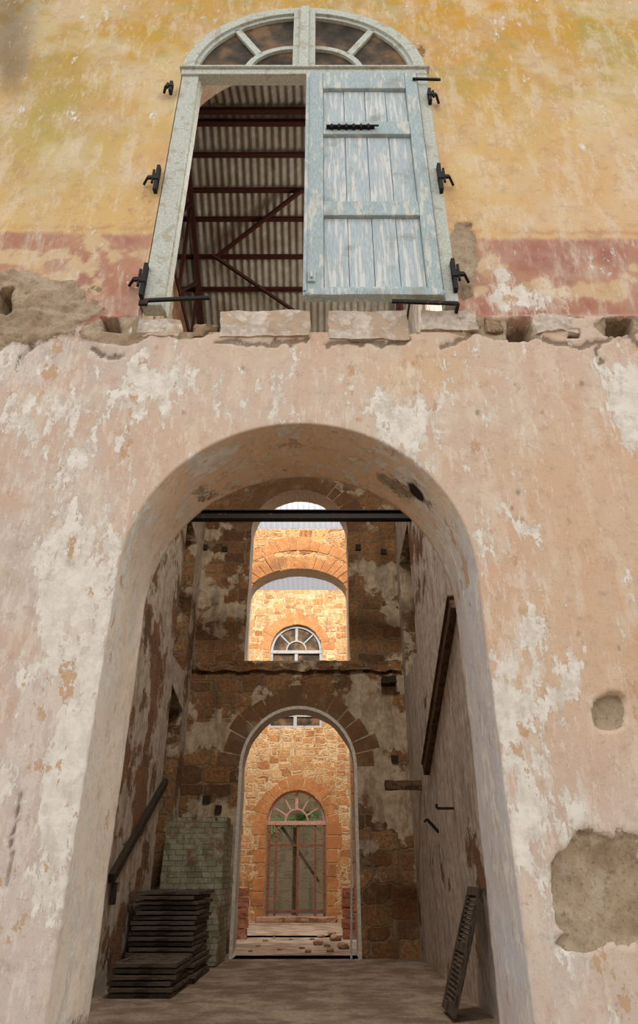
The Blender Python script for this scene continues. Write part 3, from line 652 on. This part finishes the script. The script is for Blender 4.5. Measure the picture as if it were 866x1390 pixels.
# ------------------------------------------------------------------ DARK ROOM CONTENTS
z = at(400, 700, 11.3).z
mb = MB(); mb.box(XL-.02, XR+.02, 11.22, 11.38, z+.07, z+.09); mb.box(XL-.02, XR+.02, 11.22, 11.38, z-.09, z-.07); mb.box(XL-.02, XR+.02, 11.29, 11.31, z-.07, z+.07)
obj('iron_beam', mb, M['iron'], label='black iron beam spanning the dark room near the top of the arch', cat='beam')
mb = MB(); mb.bar((XR-.045, 8.1, 2.95), (XR-.045, 11.5, 1.44), .18, .09, up=(1, 0, 0)); mb.bar((XR-.06, 8.1, 3.04), (XR-.06, 11.5, 1.53), .035, .11, up=(1, 0, 0))
obj('stair_stringer', mb, M['brownwood'], label='brown sloping stair timber fixed to the right room wall', cat='beam', bevel=.01)
mb = MB(); mb.bar((XL+.05, 9.7, -.02), (XL+.05, 12.3, 1.36), .12, .08, up=(1, 0, 0)); mb.bar((XL+.05, 9.9, -.06), (XL+.05, 9.9, -.3), .08, .06, up=(1, 0, 0))
obj('stair_rail', mb, M['wood'], label='dark sloping timber on the left room wall', cat='beam', bevel=.01)
obj('timber_beam', MB().rough(1.1, XR+.03, 12.4, 12.56, 1.25, 1.40, .02, .1, 3, .1), M['brownwood'], label='broken timber beam end sticking out from the right wall', cat='beam')
obj('timber_beam', MB().rough(1.25, 1.55, Y2-.3, Y2+.02, 3.32, 3.46, .02, .1, 5, .1), M['wood'], label='short dark joist end right of the upper arch ledge', cat='beam')
obj('iron_bracket', MB().bar((XR-.0, 9.6, .75), (XR-.22, 9.6, .75), .03, .03).bar((XR-.22, 9.6, .75), (XR-.22, 9.6, .8), .03, .03), M['iron'], label='small iron bracket on the right room wall', cat='bracket')
obj('iron_bracket', MB().bar((XR, 11.0, .55), (XR-.16, 11.0, .72), .04, .04).bar((XR-.16, 11.0, .72), (XR-.2, 11.0, .68), .03, .03), M['iron'], label='bent iron hook on the right room wall near the corner', cat='bracket')
for i, (px, py) in enumerate([(277, 909), (303, 908), (497, 908), (528, 908), (278, 742), (305, 745), (486, 742), (521, 748), (280, 1085), (536, 1030), (296, 1098)]):
    p = at(px, py, Y2-.05)
    mb = MB().rough(p.x-.065, p.x+.065, Y2-.05, Y2+.03, p.z-.065, p.z+.065, .015, .05, i, .15)
    names = ['left of the upper arch foot, nearest the corner', 'just left of the upper arch foot', 'just right of the upper arch foot', 'right of the upper arch foot, nearest the corner', 'high on the left beside the corner', 'high up just left of the upper arch', 'high up just right of the upper arch', 'high on the right beside the corner', 'left of the lower arch above the brick pier', 'right of the lower arch', 'lowest one, touching the brick pier']
    obj('joist_block', mb, M['wood'], label='dark joist block in place of a shaded pocket in the middle wall, '+names[i], cat='joist end', group='joist blocks in the middle wall')  # joist stubs; dark wood also stands in for the shade of empty pockets
# brick pier
mb = MB(); mb.rough(XL+.03, -1.56, 12.75, Y2-.05, FLOOR, .82, .03, .12, 2, .05)
for i in range(5):
    mb.rough(XL+.07+i*.2, XL+.25+i*.2, 12.85+random.uniform(0, .1), 13.4, .76, .78+random.choice([.10, .16, .03]), .02, .1, i, .2)
obj('brick_pier', mb, M['brick'], label='broken whitewashed brick pier left of the lower inner arch', cat='pier')
# stacked old shutters
def old_shutter(L, W, name_label, cat):
    t = thing('louvred_shutter', (0, 0, 0), name_label, cat)
    mb = MB(); mb.box(-W/2, -W/2+.08, -L/2, L/2, 0, .045); mb.box(W/2-.08, W/2, -L/2, L/2, 0, .045)
    for y in (-L/2, -.05, L/2-.1): mb.box(-W/2+.08, W/2-.08, y, y+.1, .002, .043)
    obj('frame', mb, M['greywood'], t, bevel=.004)
    mb = MB(); n = int(L/.06)
    for i in range(n):
        y = -L/2+.1+i*(L-.2)/n; mb.bar((-W/2+.08, y, .012), (W/2-.08, y, .012), .008, .01); mb.bar((-W/2+.08, y+.018, .024), (W/2-.08, y+.018, .024), .042, .008, up=(0, -.5, 1))
    obj('slats', mb, M['greywood'], t); return t
proto = old_shutter(1.35, .86, '', 'shutter')
ordn = ['lowest', 'second from the floor', 'third from the floor', 'fourth from the floor', 'fifth from the floor', 'sixth from the floor', 'seventh from the floor', 'eighth from the floor', 'ninth from the floor', 'tenth from the floor', 'eleventh from the floor', 'twelfth from the floor', 'thirteenth from the floor', 'fourteenth from the floor', 'fourth from the top', 'third from the top', 'second from the top', 'topmost']
for i in range(18):
    o = proto if i == 0 else copy_tree(proto)
    o.location = (-2.07+random.uniform(-.04, .04), 11.55+random.uniform(-.05, .05), FLOOR+i*.058); o.rotation_euler = (0, 0, random.uniform(-.04, .04))
    tag(o, 'old wooden louvred shutter, %s in the tall stack by the brick pier' % ordn[i], 'shutter', 'tall stack of old shutters')
n7 = ['bottom', 'second', 'third', 'fourth', 'fifth', 'uppermost']
for i in range(6):
    o = copy_tree(proto); o.scale = (.86, .80, 1); o.location = (-2.04+random.uniform(-.03, .03), 10.2+random.uniform(-.05, .05), FLOOR+i*.058); o.rotation_euler = (0, 0, random.uniform(-.05, .05))
    tag(o, 'old wooden louvred shutter, %s one in the low front stack' % n7[i], 'shutter', 'low stack of old shutters')
o = copy_tree(proto)
o.rotation_euler = (Matrix.Rotation(math.radians(-70), 3, 'Y') @ Matrix.Rotation(PI/2, 3, 'Z')).to_euler()
o.scale = (.74, .84, 1); o.location = (1.50, 8.5, FLOOR+.56)
tag(o, 'grey louvred shutter leaning against the right room wall', 'shutter')
if 'group' in o: del o['group']

# ------------------------------------------------------------------ COURT
yf = Y4+.12
def fan(t, cx, zs, r, mat, y=yf, th=.09, angs=(45, 90, 135)):
    obj('arched_head', MB().arc(cx, zs, r-th, r, 0, PI, y, y+.1, 30), M[mat], t)
    obj('fanlight_ring', MB().arc(cx, zs, r*.36, r*.36+.05, 0, PI, y+.02, y+.08, 16), M[mat], t)
    for an in angs:
        a_ = math.radians(an); obj('glazing_bar', MB().bar((cx+math.cos(a_)*r*.36, y+.05, zs+math.sin(a_)*r*.36), (cx+math.cos(a_)*(r-th), y+.05, zs+math.sin(a_)*(r-th)), .10 if an == 90 else .05, .05), M[mat], t)
t = thing('window_2', (-.86, yf, 4.6), 'distant grey arched window with fanlight in the orange far wall', 'window', kind='structure')
fan(t, -.86, 7.41, .97, 'farframe')
obj('transom', MB().box(-1.84, .12, yf-.02, yf+.12, 7.3, 7.42), M['farframe'], t)
mb = MB(); mb.box(-1.84, -1.74, yf, yf+.1, 4.6, 7.3); mb.box(.02, .12, yf, yf+.1, 4.6, 7.3); mb.box(-.92, -.8, yf, yf+.1, 4.6, 7.3)
for zz in (4.6, 5.0, 5.9, 6.7): mb.box(-1.74, .02, yf+.01, yf+.08, zz, zz+.09)
obj('frame', mb, M['farframe'], t)
mb = MB(); mb.box(-1.8, .08, yf+.06, yf+.065, 4.65, 7.35); mb.prism([(-.86+.93*math.cos(a), 7.41+.93*math.sin(a)) for a in [PI*i/20 for i in range(21)]], yf+.06, yf+.065)
obj('glass_pane', mb, M['glass'], t)
t = thing('door_1', (-.755, yf, FLOOR), 'far arched doorway with reddish timber posts and open fanlight', 'door', kind='structure')
fan(t, -.755, 1.6, .99, 'pinkframe', angs=(30, 60, 90, 120, 150))
obj('transom', MB().box(-1.74, .23, yf-.02, yf+.12, 1.5, 1.62), M['pinkframe'], t)
for x in (-1.70, .13): obj('jamb', MB().box(x, x+.09, yf, yf+.1, FLOOR, 1.5), M['redwood'], t)
for x in (-1.42, -.70, -.12): obj('post', MB().bar((x, yf+.05, FLOOR), (x, yf+.05, 1.5), .08, .06), M['redwood'], t)
for zz in (-.95, .9): obj('rail', MB().bar((-1.62, yf+.08, zz), (.14, yf+.08, zz), .06, .05), M['redwood'], t)
obj('brace', MB().bar((-1.25, yf+.14, 1.45), (-.0, yf+.14, -.15), .09, .04), M['greywood'], t)
mb = MB().rough(-1.95, .55, 24.4, 25.45, FLOOR-.02, FLOOR+.13, .03, .15, 3, .1); obj('door_step', mb, M['rocklt'], label='low broken stone step before the far doorway', cat='step')
for px, l_ in ((328, 'left'), (473, 'right')):
    p = at(px, 1240, 18.3)
    mb = MB()
    for j in range(5): mb.rough(p.x-.14-.015*(j % 2), p.x+.14+.015*(j % 2), 18.15, 18.45, FLOOR+j*.2, FLOOR+(j+1)*.2-.012, .02, .08, px+j, .12)
    obj('masonry_stub', mb, M['redplaster'], label='short worn red masonry stub on the %s side behind the lower arch' % l_, cat='pillar', group='short red masonry stubs')
obj('white_plank', MB().bar((.54, Y2-.1, FLOOR), (.60, Y2-.05, 1.1), .035, .03), M['farframe'], label='narrow grey white pole standing by the right edge of the lower arch', cat='pole')
rk = []
for i in range(4):
    bm = bmesh.new(); bmesh.ops.create_icosphere(bm, subdivisions=2, radius=1)
    for v in bm.verts:
        n_ = mnoise.noise_vector(v.co*1.3+Vector((i*9, 0, 0))); v.co += n_*.45; v.co.z *= .5
        for ax in range(3): v.co[ax] = max(-.7, min(.7, v.co[ax]))
        v.co += mnoise.noise_vector(v.co*4)*.12
    zmin = min(v.co.z for v in bm.verts)
    for v in bm.verts: v.co.z -= zmin
    me_ = bpy.data.meshes.new('rubble_stone'); bm.to_mesh(me_); bm.free(); me_.materials.append(M['rocklt']); rk.append(me_)
spots = [(432, 1283, .12), (444, 1285, .09), (456, 1277, .15), (466, 1288, .13), (410, 1288, .06), (380, 1290, .05), (350, 1285, .05), (360, 1278, .06), (436, 1273, .09), (395, 1276, .05), (450, 1270, .12), (418, 1293, .07), (448, 1292, .09), (340, 1292, .05), (372, 1274, .05), (424, 1276, .06)]
for i, (px, py, r) in enumerate(spots):
    rr = ray(px, py); tt = FLOOR/rr[2]; o = bpy.data.objects.new('rubble_stone', rk[i % 4]); COL.objects.link(o)
    o.location = (rr[0]*tt, min(rr[1]*tt, 23.8), FLOOR-.01); o.scale = (r*1.2, r, r*.8); o.rotation_euler = (0, 0, i*1.7)
    tag(o, 'reddish rubble stone on the dusty floor seen through the lower arch', 'stone', 'rubble stones on the court floor')
# garden
mb = MB(); mb.box(-9, 8, 31, 31.5, FLOOR, 4.2); obj('wall_garden', mb, M['garden'], kind='structure', label='mossy grey garden wall beyond the far doorway', cat='wall')
pb_ = Vector((-.9, 29.2, FLOOR)); t = thing('palm_plant', pb_, 'green palm growing outside, seen through the far fanlight', 'palm')
mb = MB()
for i in range(11): mb.tube(pb_+Vector((0, 0, i*.26)), pb_+Vector((0, 0, i*.26+.27)), .10, 10, .085)
obj('trunk', mb, M['trunk'], t)
for i in range(18):
    a_ = 2*PI*i/18+.2; el = random.uniform(.3, 1.2); mb = MB(); prev = None; top = pb_+Vector((0, 0, 2.85))
    for j in range(15):
        u = j/14; L = 1.7*u; p = top+Vector((math.cos(a_)*L*math.cos(el), math.sin(a_)*L*math.cos(el), L*math.sin(el)-.9*u*u))
        if prev is not None:
            mb.bar(prev, p, .025, .02)
            d = (p-prev).normalized(); sd = d.cross(Vector((0, 0, 1))).normalized(); ln = .4*math.sin(PI*min(1, u*.9+.1))+.05
            for sg in (-1, 1):
                e = p+sd*sg*ln+d*ln*.5-Vector((0, 0, ln*.35)); mb.add([p-d*.035, p+d*.035, e], [(0, 1, 2)])
        prev = p
    obj('frond', mb, M['leaf'], t)

# ------------------------------------------------------------------ LIGHT, WORLD, CAMERA
wd = bpy.data.worlds.new('world'); S.world = wd; wd.use_nodes = True
bg = wd.node_tree.nodes['Background']; bg.inputs[0].default_value = (.97, .97, .98, 1); bg.inputs[1].default_value = 1.5
def area(name, loc, to, sx, sy, e, col):
    l = bpy.data.lights.new(name, 'AREA'); l.shape = 'RECTANGLE'; l.size = sx; l.size_y = sy; l.energy = e; l.color = col
    o = bpy.data.objects.new(name, l); COL.objects.link(o); o.location = loc; o.rotation_euler = (Vector(to)-Vector(loc)).to_track_quat('-Z', 'Y').to_euler(); return o
area('court_fill', (-.5, 14.6, 14.2), (-.7, 22.5, 3), 6, 3, 1350, (1, .94, .86))  # added lamp above the court, brightens the walls in place of daylight
area('far_court_fill', (-.5, 20.3, 11.45), (-.7, 25.5, 2.0), 5, .5, 700, (1, .94, .86))  # added lamp under the far roofing, brightens the far wall
area('attic_fill', (3.2, 8.2, 9.2), (-1.2, 10.6, 11.3), 1.4, 1.4, 115, (1, .96, .9))  # added lamp with no real source, lifts the roof underside
area('room_fill', (.6, 5.8, 8.4), (.0, 13, -.5), 2.0, 1.2, 330, (1, .95, .88))  # added lamp inside the dark room, lifts its walls

cam = bpy.data.cameras.new('camera'); co = bpy.data.objects.new('camera', cam); COL.objects.link(co)
cam.sensor_fit = 'VERTICAL'; cam.sensor_height = 36; cam.sensor_width = 24; cam.lens = F_/1390*36
cam.shift_y = -45/1390; cam.clip_start = .05; cam.clip_end = 200
co.location = (0, 0, 0); co.rotation_euler = (PI/2+TH, 0, 0)
S.camera = co
for o in list(S.objects):
    if o.parent is None: o.location.z += EYE
